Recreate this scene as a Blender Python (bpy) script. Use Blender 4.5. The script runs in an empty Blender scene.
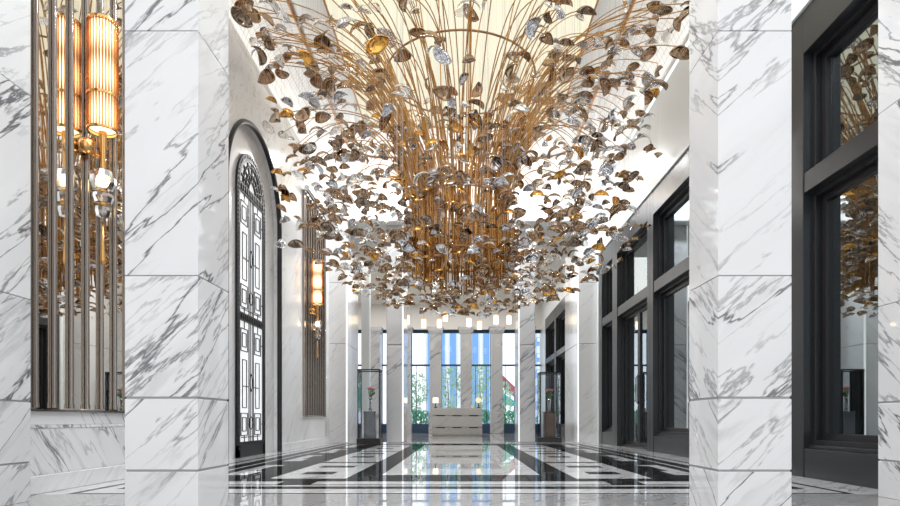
import bpy, bmesh, math, random
from mathutils import Vector, Matrix, Euler
random.seed(11)
PI = math.pi
S = bpy.context.scene
COL = S.collection

# ------------------------------------------------------------------ materials
def nmat(name):
    m = bpy.data.materials.new(name); m.use_nodes = True
    nt = m.node_tree
    for n in list(nt.nodes): nt.nodes.remove(n)
    out = nt.nodes.new('ShaderNodeOutputMaterial')
    return m, nt, out
def pbr(name, col, rough=0.5, metal=0.0, spec=0.5, coat=0.0):
    m, nt, out = nmat(name)
    b = nt.nodes.new('ShaderNodeBsdfPrincipled')
    b.inputs['Base Color'].default_value = (*col, 1)
    b.inputs['Roughness'].default_value = rough
    b.inputs['Metallic'].default_value = metal
    b.inputs['Specular IOR Level'].default_value = spec
    b.inputs['Coat Weight'].default_value = coat
    nt.links.new(b.outputs[0], out.inputs[0])
    return m
def emis(name, col, st):
    m, nt, out = nmat(name)
    e = nt.nodes.new('ShaderNodeEmission')
    e.inputs[0].default_value = (*col, 1); e.inputs[1].default_value = st
    nt.links.new(e.outputs[0], out.inputs[0])
    return m
def thin_glass(name, tint, refl_col, fac, rough=0.03, fresnel=False):
    m, nt, out = nmat(name); L = nt.links
    t = nt.nodes.new('ShaderNodeBsdfTransparent'); t.inputs[0].default_value = (*tint, 1)
    g = nt.nodes.new('ShaderNodeBsdfGlossy'); g.inputs['Color'].default_value = (*refl_col, 1)
    g.inputs['Roughness'].default_value = rough
    mx = nt.nodes.new('ShaderNodeMixShader')
    if fresnel:
        lw = nt.nodes.new('ShaderNodeLayerWeight'); lw.inputs[0].default_value = 0.4
        mr = nt.nodes.new('ShaderNodeMapRange'); mr.inputs[3].default_value = fac; mr.inputs[4].default_value = 0.95
        L.new(lw.outputs['Fresnel'], mr.inputs[0]); L.new(mr.outputs[0], mx.inputs[0])
    elif fresnel is None:
        fr = nt.nodes.new('ShaderNodeFresnel'); fr.inputs[0].default_value = 1.3; L.new(fr.outputs[0], mx.inputs[0])
    else:
        mx.inputs[0].default_value = fac
    L.new(t.outputs[0], mx.inputs[1]); L.new(g.outputs[0], mx.inputs[2]); L.new(mx.outputs[0], out.inputs[0])
    return m
def marble(name, base, vein, amount=1.0, scale=1.0, rough=0.12, per_island=True, spec=0.5, cloud=0.10, rot=(0.0, -0.72, 0.0), planar=True):
    m, nt, out = nmat(name); L = nt.links; N = nt.nodes.new
    geo = N('ShaderNodeNewGeometry')
    pos = geo.outputs['Position']
    if planar:   # slabs cut in vertical planes: the bedding runs diagonally across every upright face
        sp = N('ShaderNodeSeparateXYZ'); L.new(pos, sp.inputs[0])
        su = N('ShaderNodeMath'); su.operation = 'ADD'; L.new(sp.outputs[0], su.inputs[0]); L.new(sp.outputs[1], su.inputs[1])
        cb = N('ShaderNodeCombineXYZ'); L.new(su.outputs[0], cb.inputs[0]); L.new(sp.outputs[2], cb.inputs[2]); pos = cb.outputs[0]
    if per_island:
        mul = N('ShaderNodeMath'); mul.operation = 'MULTIPLY'; mul.inputs[1].default_value = 37.0
        L.new(geo.outputs['Random Per Island'], mul.inputs[0])
        oi = N('ShaderNodeObjectInfo')
        m2 = N('ShaderNodeMath'); m2.operation = 'MULTIPLY_ADD'; m2.inputs[1].default_value = 53.0
        L.new(oi.outputs['Random'], m2.inputs[0]); L.new(mul.outputs[0], m2.inputs[2])
        add = N('ShaderNodeVectorMath'); add.operation = 'ADD'
        L.new(pos, add.inputs[0]); L.new(m2.outputs[0], add.inputs[1]); pos = add.outputs[0]
    mp = N('ShaderNodeMapping'); mp.inputs['Rotation'].default_value = rot
    mp.inputs['Scale'].default_value = (0.42*scale, 1.35*scale, 1.35*scale); mp.vector_type = 'TEXTURE'
    mp.inputs['Scale'].default_value = (3.8/scale, 0.60/scale, 0.60/scale)
    L.new(pos, mp.inputs[0])
    def vein_layer(sc, dist, width, detail=9.0, rgh=0.62):
        n = N('ShaderNodeTexNoise'); n.inputs['Scale'].default_value = sc; n.inputs['Detail'].default_value = detail
        n.inputs['Roughness'].default_value = rgh; n.inputs['Distortion'].default_value = dist
        L.new(mp.outputs[0], n.inputs['Vector'])
        s = N('ShaderNodeMath'); s.operation = 'SUBTRACT'; s.inputs[1].default_value = 0.5; L.new(n.outputs[0], s.inputs[0])
        a = N('ShaderNodeMath'); a.operation = 'ABSOLUTE'; L.new(s.outputs[0], a.inputs[0])
        r = N('ShaderNodeMapRange'); r.interpolation_type = 'SMOOTHSTEP'
        r.inputs[1].default_value = 0.0; r.inputs[2].default_value = width; r.inputs[3].default_value = 1.0; r.inputs[4].default_value = 0.0
        L.new(a.outputs[0], r.inputs[0]); return r.outputs[0]
    def mask(sc, lo, hi, seed):
        n = N('ShaderNodeTexNoise'); n.inputs['Scale'].default_value = sc; n.inputs['Detail'].default_value = 3.0
        o = N('ShaderNodeVectorMath'); o.operation = 'ADD'; o.inputs[1].default_value = (seed, seed*1.7, seed*0.3)
        L.new(mp.outputs[0], o.inputs[0]); L.new(o.outputs[0], n.inputs['Vector'])
        r = N('ShaderNodeMapRange'); r.inputs[1].default_value = lo; r.inputs[2].default_value = hi
        L.new(n.outputs[0], r.inputs[0]); return r.outputs[0]
    def mulv(a, b):
        x = N('ShaderNodeMath'); x.operation = 'MULTIPLY'; L.new(a, x.inputs[0])
        if isinstance(b, float): x.inputs[1].default_value = b
        else: L.new(b, x.inputs[1])
        return x.outputs[0]
    def addv(a, b):
        x = N('ShaderNodeMath'); x.operation = 'ADD'; x.use_clamp = True; L.new(a, x.inputs[0]); L.new(b, x.inputs[1]); return x.outputs[0]
    v1 = mulv(vein_layer(.9, 0.18, 0.012, 9.0, .54), mask(.7, 0.38, 0.55, 3.1))
    v2 = mulv(mulv(vein_layer(2.0, 0.2, 0.024, 10.0, .58), mask(.8, 0.40, 0.58, 9.7)), 0.7)
    v3 = mulv(mulv(vein_layer(1.6, 0.3, 0.07, 12.0, .62), mask(.7, 0.50, 0.70, 29.7)), 0.35)
    v2 = addv(v2, v3)
    cl = mulv(mask(0.9, 0.35, 0.75, 17.3), cloud)
    tot = mulv(addv(addv(v1, v2), cl), amount)
    mix = N('ShaderNodeMix'); mix.data_type = 'RGBA'
    L.new(tot, mix.inputs[0]); mix.inputs[6].default_value = (*base, 1); mix.inputs[7].default_value = (*vein, 1)
    b = N('ShaderNodeBsdfPrincipled'); b.inputs['Roughness'].default_value = rough; b.inputs['Specular IOR Level'].default_value = spec
    L.new(mix.outputs[2], b.inputs['Base Color']); L.new(b.outputs[0], out.inputs[0])
    return m

M = {}
M['pillar'] = marble('pillar_marble', (.74, .74, .75), (.09, .095, .105), 0.9, 1.55, 0.035)
M['wallm'] = marble('wall_marble', (.80, .80, .805), (.36, .36, .38), 0.36, 0.9, 0.14)
M['farm'] = marble('far_marble', (.54, .54, .55), (.15, .15, .17), 0.8, 0.8, 0.08)
M['dado'] = marble('dado_marble', (.82, .82, .83), (.16, .16, .18), 0.9, 1.5, 0.1, rot=(0, 0.85, 0))
M['white'] = pbr('white_plaster', (.84, .87, .885), .35)
M['farwhite'] = pbr('far_room_plaster', (.84, .82, .79), .6)
M['groove'] = pbr('joint_shadow_gap', (.36, .36, .37), .6)
M['black'] = pbr('black_bronze', (.022, .022, .024), .33, 0.3)
M['frame'] = pbr('dark_window_frame', (.026, .028, .031), .28, 0.1)
M['iron'] = pbr('black_ironwork', (.012, .012, .013), .4, 0.2)
M['gold'] = pbr('brushed_gold_rod', (.60, .335, .105), .22, 1.0)
M['bronze'] = pbr('brown_bronze', (.35, .18, .08), .3, 1.0)
M['brass'] = pbr('warm_brass', (.72, .42, .16), .25, 1.0)
M['chrome'] = pbr('polished_chrome', (.7, .71, .73), .06, 1.0)
M['mirror'] = pbr('tinted_mirror', (.80, .77, .72), .015, 1.0)
M['tube'] = pbr('smoke_grey_tube', (.30, .265, .24), .1, 0.85)
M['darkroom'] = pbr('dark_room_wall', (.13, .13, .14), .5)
M['darkpanel'] = pbr('grey_panel', (.20, .20, .21), .4)
M['pane'] = thin_glass('reflective_pane', (.62, .64, .67), (.74, .81, .83), .48, .0)
M['clearpane'] = thin_glass('clear_pane', (.95, .97, 1.0), (.9, .95, 1), .03, .0, None)
M['casepane'] = thin_glass('case_glass', (.98, .99, 1.0), (.9, .95, 1), .03, .0, None)
M['doorglass'] = pbr('glowing_frosted_door_glass', (.86, .87, .89), .12, 0.0, .8)
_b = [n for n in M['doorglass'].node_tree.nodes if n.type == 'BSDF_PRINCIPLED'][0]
_b.inputs['Emission Color'].default_value = (.95, .97, 1, 1); _b.inputs['Emission Strength'].default_value = .45  # emission stands in for light reflected by and passing through the pane
M['lumi'] = emis('luminous_ceiling', (1.0, .93, .72), .80)
M['litedge'] = emis('lit_edge_emission', (1, .99, .97), 1.0)  # emission standing in for daylight caught on the pillar edges
M['bulb'] = emis('warm_bulb', (1.0, .72, .38), 9.0)
M['pendglow'] = emis('pendant_glow', (1.0, .80, .52), 3.0)
M['lampglow'] = emis('table_lamp_glow', (1.0, .9, .72), 1.6)
M['lampglow2'] = emis('peach_lamp_glow', (1.0, .74, .48), .9)
M['deskw'] = marble('desk_stone', (.60, .59, .575), (.38, .37, .36), 0.5, 1.2, 0.3)
M['plinthg'] = pbr('grey_plinth', (.20, .20, .21), .3, .4)
M['plinthb'] = pbr('brown_wood_plinth', (.16, .075, .03), .35)
M['slab'] = pbr('dark_base_slab', (.022, .02, .02), .35)
M['green'] = pbr('stem_green', (.07, .20, .05), .6)
M['pink'] = pbr('coral_petals', (.80, .24, .20), .6)
M['navy'] = pbr('blue_metal', (.05, .09, .16), .35, .4)
M['clear'] = thin_glass('clear_crystal', (.97, .97, .97), (.95, .95, .97), .12, .03, True)
M['p_clear'] = thin_glass('petal_clear_glass', (.90, .89, .87), (.95, .95, .95), .10, .04, True)
M['p_smoke'] = thin_glass('petal_smoky_glass', (.55, .42, .32), (.52, .38, .26), .42, .06, True)
M['p_dark'] = thin_glass('petal_dark_glass', (.15, .11, .08), (.45, .36, .28), .35, .05, True)
M['p_amber'] = pbr('petal_amber_metal', (.78, .42, .10), .14, 1.0)
def rippled(name, col):
    m = pbr(name, col, .06, 1.0); nt = m.node_tree
    b = [n for n in nt.nodes if n.type == 'BSDF_PRINCIPLED'][0]
    tc = nt.nodes.new('ShaderNodeTexCoord'); w = nt.nodes.new('ShaderNodeTexNoise'); w.inputs['Scale'].default_value = 3.5
    w.inputs['Distortion'].default_value = 1.2
    bp = nt.nodes.new('ShaderNodeBump'); bp.inputs['Strength'].default_value = .55; bp.inputs['Distance'].default_value = .25
    nt.links.new(tc.outputs['Object'], w.inputs['Vector']); nt.links.new(w.outputs[0], bp.inputs['Height']); nt.links.new(bp.outputs[0], b.inputs['Normal'])
    return m
M['p_silver'] = rippled('petal_silver_metal', (.74, .75, .79))
# ribbed warm shade: bulbs stand at three heights inside, so the frosted core glows in bands
def shade_core():
    m, nt, out = nmat('glowing_shade_core'); L = nt.links; N = nt.nodes.new
    tc = N('ShaderNodeTexCoord'); sx = N('ShaderNodeSeparateXYZ'); L.new(tc.outputs['Object'], sx.inputs[0])
    mu = N('ShaderNodeMath'); mu.operation = 'MULTIPLY'; mu.inputs[1].default_value = 2*PI/0.36; L.new(sx.outputs[2], mu.inputs[0])
    co = N('ShaderNodeMath'); co.operation = 'COSINE'; L.new(mu.outputs[0], co.inputs[0])
    mr = N('ShaderNodeMapRange'); mr.inputs[1].default_value = -1; mr.inputs[2].default_value = 1; mr.inputs[3].default_value = 1.2; mr.inputs[4].default_value = 4.5
    L.new(co.outputs[0], mr.inputs[0])
    e = N('ShaderNodeEmission'); e.inputs[0].default_value = (1.0, .78, .50, 1); L.new(mr.outputs[0], e.inputs[1]); L.new(e.outputs[0], out.inputs[0])
    return m
M['core'] = shade_core()
M['rib'] = thin_glass('amber_glass_rib', (.70, .46, .27), (.6, .35, .18), .30, .1)
def mosaic():
    m, nt, out = nmat('white_mosaic_tile'); L = nt.links; N = nt.nodes.new
    uv = N('ShaderNodeUVMap')
    br = N('ShaderNodeTexBrick'); br.offset = 0.0; br.squash = 1.0
    br.inputs['Scale'].default_value = 1.0; br.inputs['Brick Width'].default_value = .115; br.inputs['Row Height'].default_value = .115
    br.inputs['Mortar Size'].default_value = .004; br.inputs['Mortar Smooth'].default_value = .1
    br.inputs['Color1'].default_value = (.88, .88, .87, 1); br.inputs['Color2'].default_value = (.84, .84, .84, 1); br.inputs['Mortar'].default_value = (.42, .43, .44, 1)
    L.new(uv.outputs[0], br.inputs['Vector'])
    b = N('ShaderNodeBsdfPrincipled'); b.inputs['Roughness'].default_value = .3
    L.new(br.outputs[0], b.inputs['Base Color']); L.new(b.outputs[0], out.inputs[0])
    return m
M['mosaic'] = mosaic()
def facade(name, vertical, c1, c2, step):
    m, nt, out = nmat(name); L = nt.links; N = nt.nodes.new
    g = N('ShaderNodeNewGeometry'); sx = N('ShaderNodeSeparateXYZ'); L.new(g.outputs['Position'], sx.inputs[0])
    mu = N('ShaderNodeMath'); mu.operation = 'MULTIPLY'; mu.inputs[1].default_value = 1/step
    L.new(sx.outputs[0 if vertical else 2], mu.inputs[0])
    fr = N('ShaderNodeMath'); fr.operation = 'FRACT'; L.new(mu.outputs[0], fr.inputs[0])
    gt = N('ShaderNodeMath'); gt.operation = 'GREATER_THAN'; gt.inputs[1].default_value = .55; L.new(fr.outputs[0], gt.inputs[0])
    mx = N('ShaderNodeMix'); mx.data_type = 'RGBA'; mx.inputs[6].default_value = (*c1, 1); mx.inputs[7].default_value = (*c2, 1)
    L.new(gt.outputs[0], mx.inputs[0])
    b = N('ShaderNodeBsdfPrincipled'); b.inputs['Roughness'].default_value = .4; L.new(mx.outputs[2], b.inputs['Base Color']); L.new(b.outputs[0], out.inputs[0])
    return m
M['tower'] = facade('blue_striped_facade', True, (.22, .46, .85), (.80, .88, .97), 1.15)
M['tower2'] = facade('blue_banded_facade', False, (.25, .50, .85), (.75, .85, .95), 1.6)
M['leafy'] = pbr('tree_leaves', (.36, .56, .42), .7)
M['leafy2'] = pbr('hedge_leaves', (.10, .38, .27), .7)
M['bark'] = pbr('grey_bark', (.25, .24, .2), .8)
M['grassm'] = pbr('lawn_green', (.28, .42, .10), .9)
M['pave'] = pbr('pale_paving', (.6, .6, .58), .8)
M['teal'] = pbr('teal_canvas', (.04, .42, .42), .6)
M['redc'] = pbr('maroon_canvas', (.40, .10, .14), .6)

# floor stones
M['f_white'] = marble('floor_white_marble', (.74, .74, .75), (.34, .34, .36), 0.8, 1.2, 0.02, per_island=False, spec=1.0, planar=False, rot=(0, 0, .8))
M['f_black'] = marble('floor_black_marble', (.012, .012, .013), (.30, .30, .30), 0.16, 1.2, 0.02, per_island=False, spec=.4, planar=False, rot=(0, 0, .8))
M['f_grey'] = marble('floor_grey_marble', (.40, .40, .405), (.22, .22, .23), 0.7, 1.4, 0.02, per_island=False, spec=1.0, planar=False, rot=(0, 0, .8))
M['f_taupe'] = marble('floor_taupe_marble', (.27, .255, .24), (.16, .15, .15), 0.6, 1.4, 0.04, per_island=False, spec=.8, planar=False, rot=(0, 0, .8))

def honed_black():
    m = M['f_black']; nt = m.node_tree; L = nt.links
    b = [n for n in nt.nodes if n.type == 'BSDF_PRINCIPLED'][0]; out = [n for n in nt.nodes if n.type == 'OUTPUT_MATERIAL'][0]
    src = b.inputs['Base Color'].links[0].from_socket
    d = nt.nodes.new('ShaderNodeBsdfDiffuse'); L.new(src, d.inputs[0])
    g = nt.nodes.new('ShaderNodeBsdfGlossy'); g.inputs['Roughness'].default_value = .02
    f = nt.nodes.new('ShaderNodeFresnel'); f.inputs[0].default_value = 1.4
    mu = nt.nodes.new('ShaderNodeMath'); mu.operation = 'MULTIPLY'; mu.inputs[1].default_value = .52; L.new(f.outputs[0], mu.inputs[0])
    mx = nt.nodes.new('ShaderNodeMixShader'); L.new(mu.outputs[0], mx.inputs[0]); L.new(d.outputs[0], mx.inputs[1]); L.new(g.outputs[0], mx.inputs[2])
    L.new(mx.outputs[0], out.inputs[0])
honed_black()

# ------------------------------------------------------------------ mesh helpers
class MB:
    def __init__(s): s.v = []; s.f = []; s.sm = []; s.mi = []
    def add(s, vs, fs, smooth=False, mi=0):
        b = len(s.v); s.v += [tuple(v) for v in vs]
        for f in fs: s.f.append(tuple(b+i for i in f)); s.sm.append(smooth); s.mi.append(mi)
    def box(s, x0, x1, y0, y1, z0, z1, mi=0):
        s.add([(x0,y0,z0),(x1,y0,z0),(x1,y1,z0),(x0,y1,z0),(x0,y0,z1),(x1,y0,z1),(x1,y1,z1),(x0,y1,z1)],
              [(0,3,2,1),(4,5,6,7),(0,1,5,4),(1,2,6,5),(2,3,7,6),(3,0,4,7)], False, mi)
    def bbox(s, x0, x1, y0, y1, z0, z1, bev=.01, mi=0):
        bm = bmesh.new(); bmesh.ops.create_cube(bm, size=1)
        for v in bm.verts: v.co = Vector(((x0+x1)/2+v.co.x*(x1-x0), (y0+y1)/2+v.co.y*(y1-y0), (z0+z1)/2+v.co.z*(z1-z0)))
        bmesh.ops.bevel(bm, geom=bm.edges[:], offset=bev, segments=2, profile=.5, affect='EDGES')
        bm.verts.index_update(); s.add([v.co[:] for v in bm.verts], [[v.index for v in f.verts] for f in bm.faces], False, mi); bm.free()
    def tube(s, pts, r, n=6, caps=True, mi=0):
        pts = [Vector(p) for p in pts]; rs = r if isinstance(r, (list, tuple)) else [r]*len(pts)
        rings = []; up = None
        for i, p in enumerate(pts):
            t = (pts[min(i+1, len(pts)-1)]-pts[max(i-1, 0)]).normalized()
            if up is None: up = t.orthogonal().normalized()
            else: up = (up - t*up.dot(t)); up = up.normalized() if up.length > 1e-6 else t.orthogonal().normalized()
            w = t.cross(up)
            rings.append([p + (up*math.cos(2*PI*k/n)+w*math.sin(2*PI*k/n))*rs[i] for k in range(n)])
        vs = [v for g in rings for v in g]; fs = []
        for i in range(len(pts)-1):
            for k in range(n): fs.append((i*n+k, i*n+(k+1)%n, (i+1)*n+(k+1)%n, (i+1)*n+k))
        s.add(vs, fs, True, mi)
        if caps:
            s.add(rings[0], [tuple(range(n-1, -1, -1))], False, mi); s.add(rings[-1], [tuple(range(n))], False, mi)
    def lathe(s, prof, c=(0,0,0), n=24, mi=0, smooth=True):
        vs = []; fs = []
        for r, z in prof:
            for k in range(n): vs.append((c[0]+r*math.cos(2*PI*k/n), c[1]+r*math.sin(2*PI*k/n), c[2]+z))
        for i in range(len(prof)-1):
            for k in range(n): fs.append((i*n+k, i*n+(k+1)%n, (i+1)*n+(k+1)%n, (i+1)*n+k))
        s.add(vs, fs, smooth, mi)
    def build(s, name, mats, parent=None, loc=None):
        me = bpy.data.meshes.new(name); me.from_pydata(s.v, [], s.f)
        for m in (mats if isinstance(mats, (list, tuple)) else [mats]): me.materials.append(m)
        me.polygons.foreach_set('use_smooth', s.sm); me.polygons.foreach_set('material_index', s.mi); me.update()
        o = bpy.data.objects.new(name, me); COL.objects.link(o)
        if parent is not None: o.parent = parent
        if loc is not None: o.location = loc
        return o
def tag(o, label=None, cat=None, group=None, kind=None):
    if label: o['label'] = label
    if cat: o['category'] = cat
    if group: o['group'] = group
    if kind: o['kind'] = kind
    return o
def thing(name, label, cat, loc=(0,0,0), group=None, kind=None):
    o = bpy.data.objects.new(name, None); COL.objects.link(o); o.location = loc
    o.empty_display_size = .1
    return tag(o, label, cat, group, kind)
def copy_tree(o, parent=None):
    c = o.copy(); COL.objects.link(c)
    if parent is not None: c.parent = parent
    for ch in o.children: copy_tree(ch, c)
    return c

# ------------------------------------------------------------------ dimensions (metres)
XL, XR = -3.45, 3.62
YE = 15.7            # face of the far arcade
ZS, ZC = 6.45, 7.2   # springing of the cove, flat ceiling
YB = 27.0            # far window wall

# ------------------------------------------------------------------ floor with inlay
def floor():
    R = []  # painter list: x0,x1,y0,y1,mat   0 white 1 black 2 grey 3 taupe
    def rect(x0, x1, y0, y1, m): R.append((x0, x1, y0, y1, m))
    def ring(x, y0, y1, w, m):
        rect(-x, x, y0, y0+w, m); rect(-x, x, y1-w, y1, m); rect(-x, -x+w, y0, y1, m); rect(x-w, x, y0, y1, m)
    X0, X1, Y0, Y1 = -9.0, 7.5, -5.0, 28.0
    rect(X0, X1, Y0, Y1, 0)
    rect(X0, X1, Y0, 4.84, 2)
    ring(3.20, 4.86, 15.5, .06, 1)
    ring(3.0, 5.22, 15.25, .20, 1)
    rect(-2.75, 2.75, 5.52, 15.0, 1)
    # key pattern: white bars cut into the black border
    rect(-1.40, 1.40, 5.58, 5.86, 0)
    for s in (-1, 1):
        a, b = sorted((s*1.72, s*2.60)); rect(a, b, 5.58, 5.86, 0)
        y = 6.55
        while y < 14.2:
            a, b = sorted((s*2.34, s*2.60)); rect(a, b, y, min(y+1.45, 14.8), 0)
            a, b = sorted((s*2.34, s*2.44)); rect(a, b, y+.5, min(y+1.25, 14.6), 1)
            y += 2.2
    rect(-1.96, 1.96, 6.15, 14.5, 0)
    for s in (-1, 1):
        for y in (6.62, 9.6, 12.4):
            a, b = sorted((s*1.42, s*1.78)); rect(a, b, y, y+.34, 1)
            a, b = sorted((s*1.36, s*1.80)); rect(a, b, y+.95, y+1.25, 1)
            a, b = sorted((s*1.18, s*1.96)); rect(a, b, y+1.75, y+1.95, 1)
    rect(-1.18, 1.18, 6.15, 14.5, 1)
    rect(-.86, .86, 6.55, 14.2, 0)
    for y in (7.4, 9.4, 11.4): rect(-.5, .5, y, y+.9, 2)
    # far room: pale field with taupe slabs
    for i, y in enumerate((17.2, 17.75, 18.4, 19.1, 19.8, 20.6, 21.4)):
        for k in range(-7, 7):
            if (k*3+i*5) % 4 in (0, 1): rect(k*.62+(i % 2)*.31, k*.62+.56+(i % 2)*.31, y, y+.42, 3 if (k+i) % 3 else 2)
    rect(X0, X1, 22.0, 22.5, 3)
    xs = sorted({round(r[0], 4) for r in R} | {round(r[1], 4) for r in R}); ys = sorted({round(r[2], 4) for r in R} | {round(r[3], 4) for r in R})
    mb = MB(); vid = {}
    for j, y in enumerate(ys):
        for i, x in enumerate(xs): vid[i, j] = len(mb.v); mb.v.append((x, y, 0))
    for j in range(len(ys)-1):
        cy = (ys[j]+ys[j+1])/2
        for i in range(len(xs)-1):
            cx = (xs[i]+xs[i+1])/2; m = 0
            for r in R:
                if r[0] < cx < r[1] and r[2] < cy < r[3]: m = r[4]
            mb.f.append((vid[i, j], vid[i+1, j], vid[i+1, j+1], vid[i, j+1])); mb.sm.append(False); mb.mi.append(m)
    mb.box(X0, X1, Y0, Y1, -.3, -.02)
    o = mb.build('floor', [M['f_white'], M['f_black'], M['f_grey'], M['f_taupe']])
    tag(o, 'polished marble floor inlaid with black geometric bands', 'floor', kind='structure')
floor()

# ------------------------------------------------------------------ ceiling: flat field, luminous panel, mosaic cove
def rrect(x0, x1, y0, y1, r, n=8):
    pts = []
    for cx, cy, a0 in ((x1-r, y1-r, 0), (x0+r, y1-r, PI/2), (x0+r, y0+r, PI), (x1-r, y0+r, 3*PI/2)):
        for k in range(n+1):
            a = a0+PI/2*k/n; pts.append((cx+r*math.cos(a), cy+r*math.sin(a)))
    # subdivide the straight runs
    out = []
    for i, p in enumerate(pts):
        q = pts[(i+1) % len(pts)]; d = math.dist(p, q); out.append(p)
        if d > .5:
            m = 12
            for k in range(1, m): out.append((p[0]+(q[0]-p[0])*k/m, p[1]+(q[1]-p[1])*k/m))
    return out
lo = rrect(XL, 3.50, 4.5, 15.9, .10); hi = rrect(-2.72, 2.72, 5.4, 15.05, .75)
inner = rrect(-2.15, 2.15, 6.2, 13.5, .25)
def cove():
    mb = MB(); n = len(lo); K = 12; prof = []
    for k in range(K+1):
        t = PI/2*k/K; prof.append((1-math.cos(t), math.sin(t)))
    uvs = []
    per = [0.0]
    for i in range(n): per.append(per[-1]+math.dist(lo[i], lo[(i+1) % n]))
    for a, h in prof:
        for i in range(n+1):
            p, q = lo[i % n], hi[i % n]
            mb.v.append((p[0]+(q[0]-p[0])*a, p[1]+(q[1]-p[1])*a, ZS+(ZC-ZS)*h))
    for k in range(K):
        for i in range(n):
            mb.f.append((k*(n+1)+i, (k+1)*(n+1)+i, (k+1)*(n+1)+i+1, k*(n+1)+i+1)); mb.sm.append(True); mb.mi.append(0)
            v0, v1 = k/K*1.18, (k+1)/K*1.18
            uvs += [(per[i], v0), (per[i], v1), (per[i+1], v1), (per[i+1], v0)]
    # flat ring out to the inner panel, and a closing slab above
    o = mb.build('ceiling_cove', M['mosaic'])
    ul = o.data.uv_layers.new(name='UVMap')
    for i, uv in enumerate(uvs): ul.data[i].uv = uv
    tag(o, 'curved cove of small white mosaic tiles round the ceiling', 'ceiling cove', kind='structure')
cove()
mb = MB(); n = len(hi)
if len(inner) != n: raise SystemExit('ring mismatch')
mb.add([(p[0], p[1], ZC) for p in hi]+[(p[0], p[1], ZC) for p in inner]+[(p[0], p[1], ZC+.06) for p in inner], [(i, n+i, n+(i+1) % n, (i+1) % n) for i in range(n)]+[(n+i, 2*n+i, 2*n+(i+1) % n, n+(i+1) % n) for i in range(n)])
mb.box(-3.9, 4.0, 4.3, 16.3, ZC+.1, ZC+.3)
tag(mb.build('ceiling', M['white']), 'flat white ceiling border round the luminous panel', 'ceiling', kind='structure')
mb = MB(); mb.add([(p[0], p[1], ZC+.05) for p in inner], [tuple(range(n-1, -1, -1))])
tag(mb.build('ceiling_light', M['lumi']), 'large cream luminous panel in the middle of the ceiling', 'ceiling light')
mb = MB(); mb.tube([(p[0], p[1], ZC-.02) for p in hi+hi[:1]], .028, 6, False)
tag(mb.build('trim_1', M['bronze']), 'thin bronze line bordering the flat ceiling', 'trim', kind='structure')
mb = MB(); mb.tube([(p[0], p[1], ZC-.01) for p in inner+inner[:1]], .018, 6, False)
tag(mb.build('trim_2', M['bronze']), 'thin bronze line edging the luminous ceiling panel', 'trim', kind='structure')

# ------------------------------------------------------------------ left wall with arched opening
AC, AR, AS = 10.08, 1.30, 4.16   # arch centre along the wall, radius, springing height
def wall_left():
    mb = MB(); x = XL; x2 = XL-.10; zt = ZS+.02
    y0, y1 = 1.5, YE
    def q(ya, yb, za, zb): mb.add([(x, ya, za), (x, yb, za), (x, yb, zb), (x, ya, zb)], [(0, 1, 2, 3)])
    # panels left of the opening, with the joints as separate islands
    for a, b in ((y0, 4.4), (4.4, 6.6), (6.6, AC-AR)):
        for za, zb in ((0, .95), (.95, 2.5), (2.5, 4.4), (4.4, zt)): q(a, b, za, zb)
    for a, b in ((AC+AR, 13.0), (13.0, 15.2), (15.2, y1)):
        for za, zb in ((0, .95), (.95, 2.5), (2.5, 4.4), (4.4, zt)): q(a, b, za, zb)
    arch = [(AC-AR, 0.0)]+[(AC-AR*math.cos(PI*k/32), AS+AR*math.sin(PI*k/32)) for k in range(33)]+[(AC+AR, 0.0)]
    for (ya, za), (yb, zb) in zip(arch[1:-1], arch[2:-1]):
        mb.add([(x, ya, za), (x, yb, zb), (x, yb, zt), (x, ya, zt)], [(0, 1, 2, 3)])
    for (ya, za), (yb, zb) in zip(arch[:-1], arch[1:]):
        mb.add([(x, ya, za), (x2, ya, za), (x2, yb, zb), (x, yb, zb)], [(0, 1, 2, 3)])
    mb.add([(x2, AC-AR-.2, 0), (x2, AC+AR+.2, 0), (x2, AC+AR+.2, zt), (x2, AC-AR-.2, zt)], [(0, 1, 2, 3)])
    mb.box(XL-.45, XL-.15, y0, y1, 0, zt)
    tag(mb.build('wall_left', M['wallm']), 'left wall of pale grey veined marble', 'wall', kind='structure')
    t = MB(); t.tube([(x+.01, y, z) for y, z in arch], .045, 8)
    tag(t.build('trim_3', M['black']), 'black moulding round the arched recess on the left wall', 'trim', kind='structure')
wall_left()
mb = MB()
for a, b in ((4.45, AC-AR-.06), (AC+AR+.06, YE)): mb.bbox(XL, XL+.03, a, b, 0, .15, .008)
tag(mb.build('baseboard_left', M['wallm']), 'low marble baseboard along the left wall', 'baseboard', kind='structure')
mb = MB(); mb.bbox(XL, XL+.025, 4.46, 6.9, .53, .56, .006); mb.bbox(XL, XL+.02, 4.45, 6.9, .15, .53, .004); mb.bbox(XL, XL+.02, 4.45, 6.9, .56, .685, .004)
tag(mb.build('trim_4', M['dado']), 'veined marble panel and ledge below the near lamp niche', 'trim', kind='structure')
mb = MB()
for k in range(150): mb.lathe([(0, .016), (.014, .010), (.018, 0), (.014, -.010), (0, -.016)], (XL+.01, 15.27, .2+k*.041), 6)
tag(mb.build('trim_5', M['chrome']), 'vertical strip of small beads beside the far lamp niche', 'trim', kind='structure')

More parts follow.
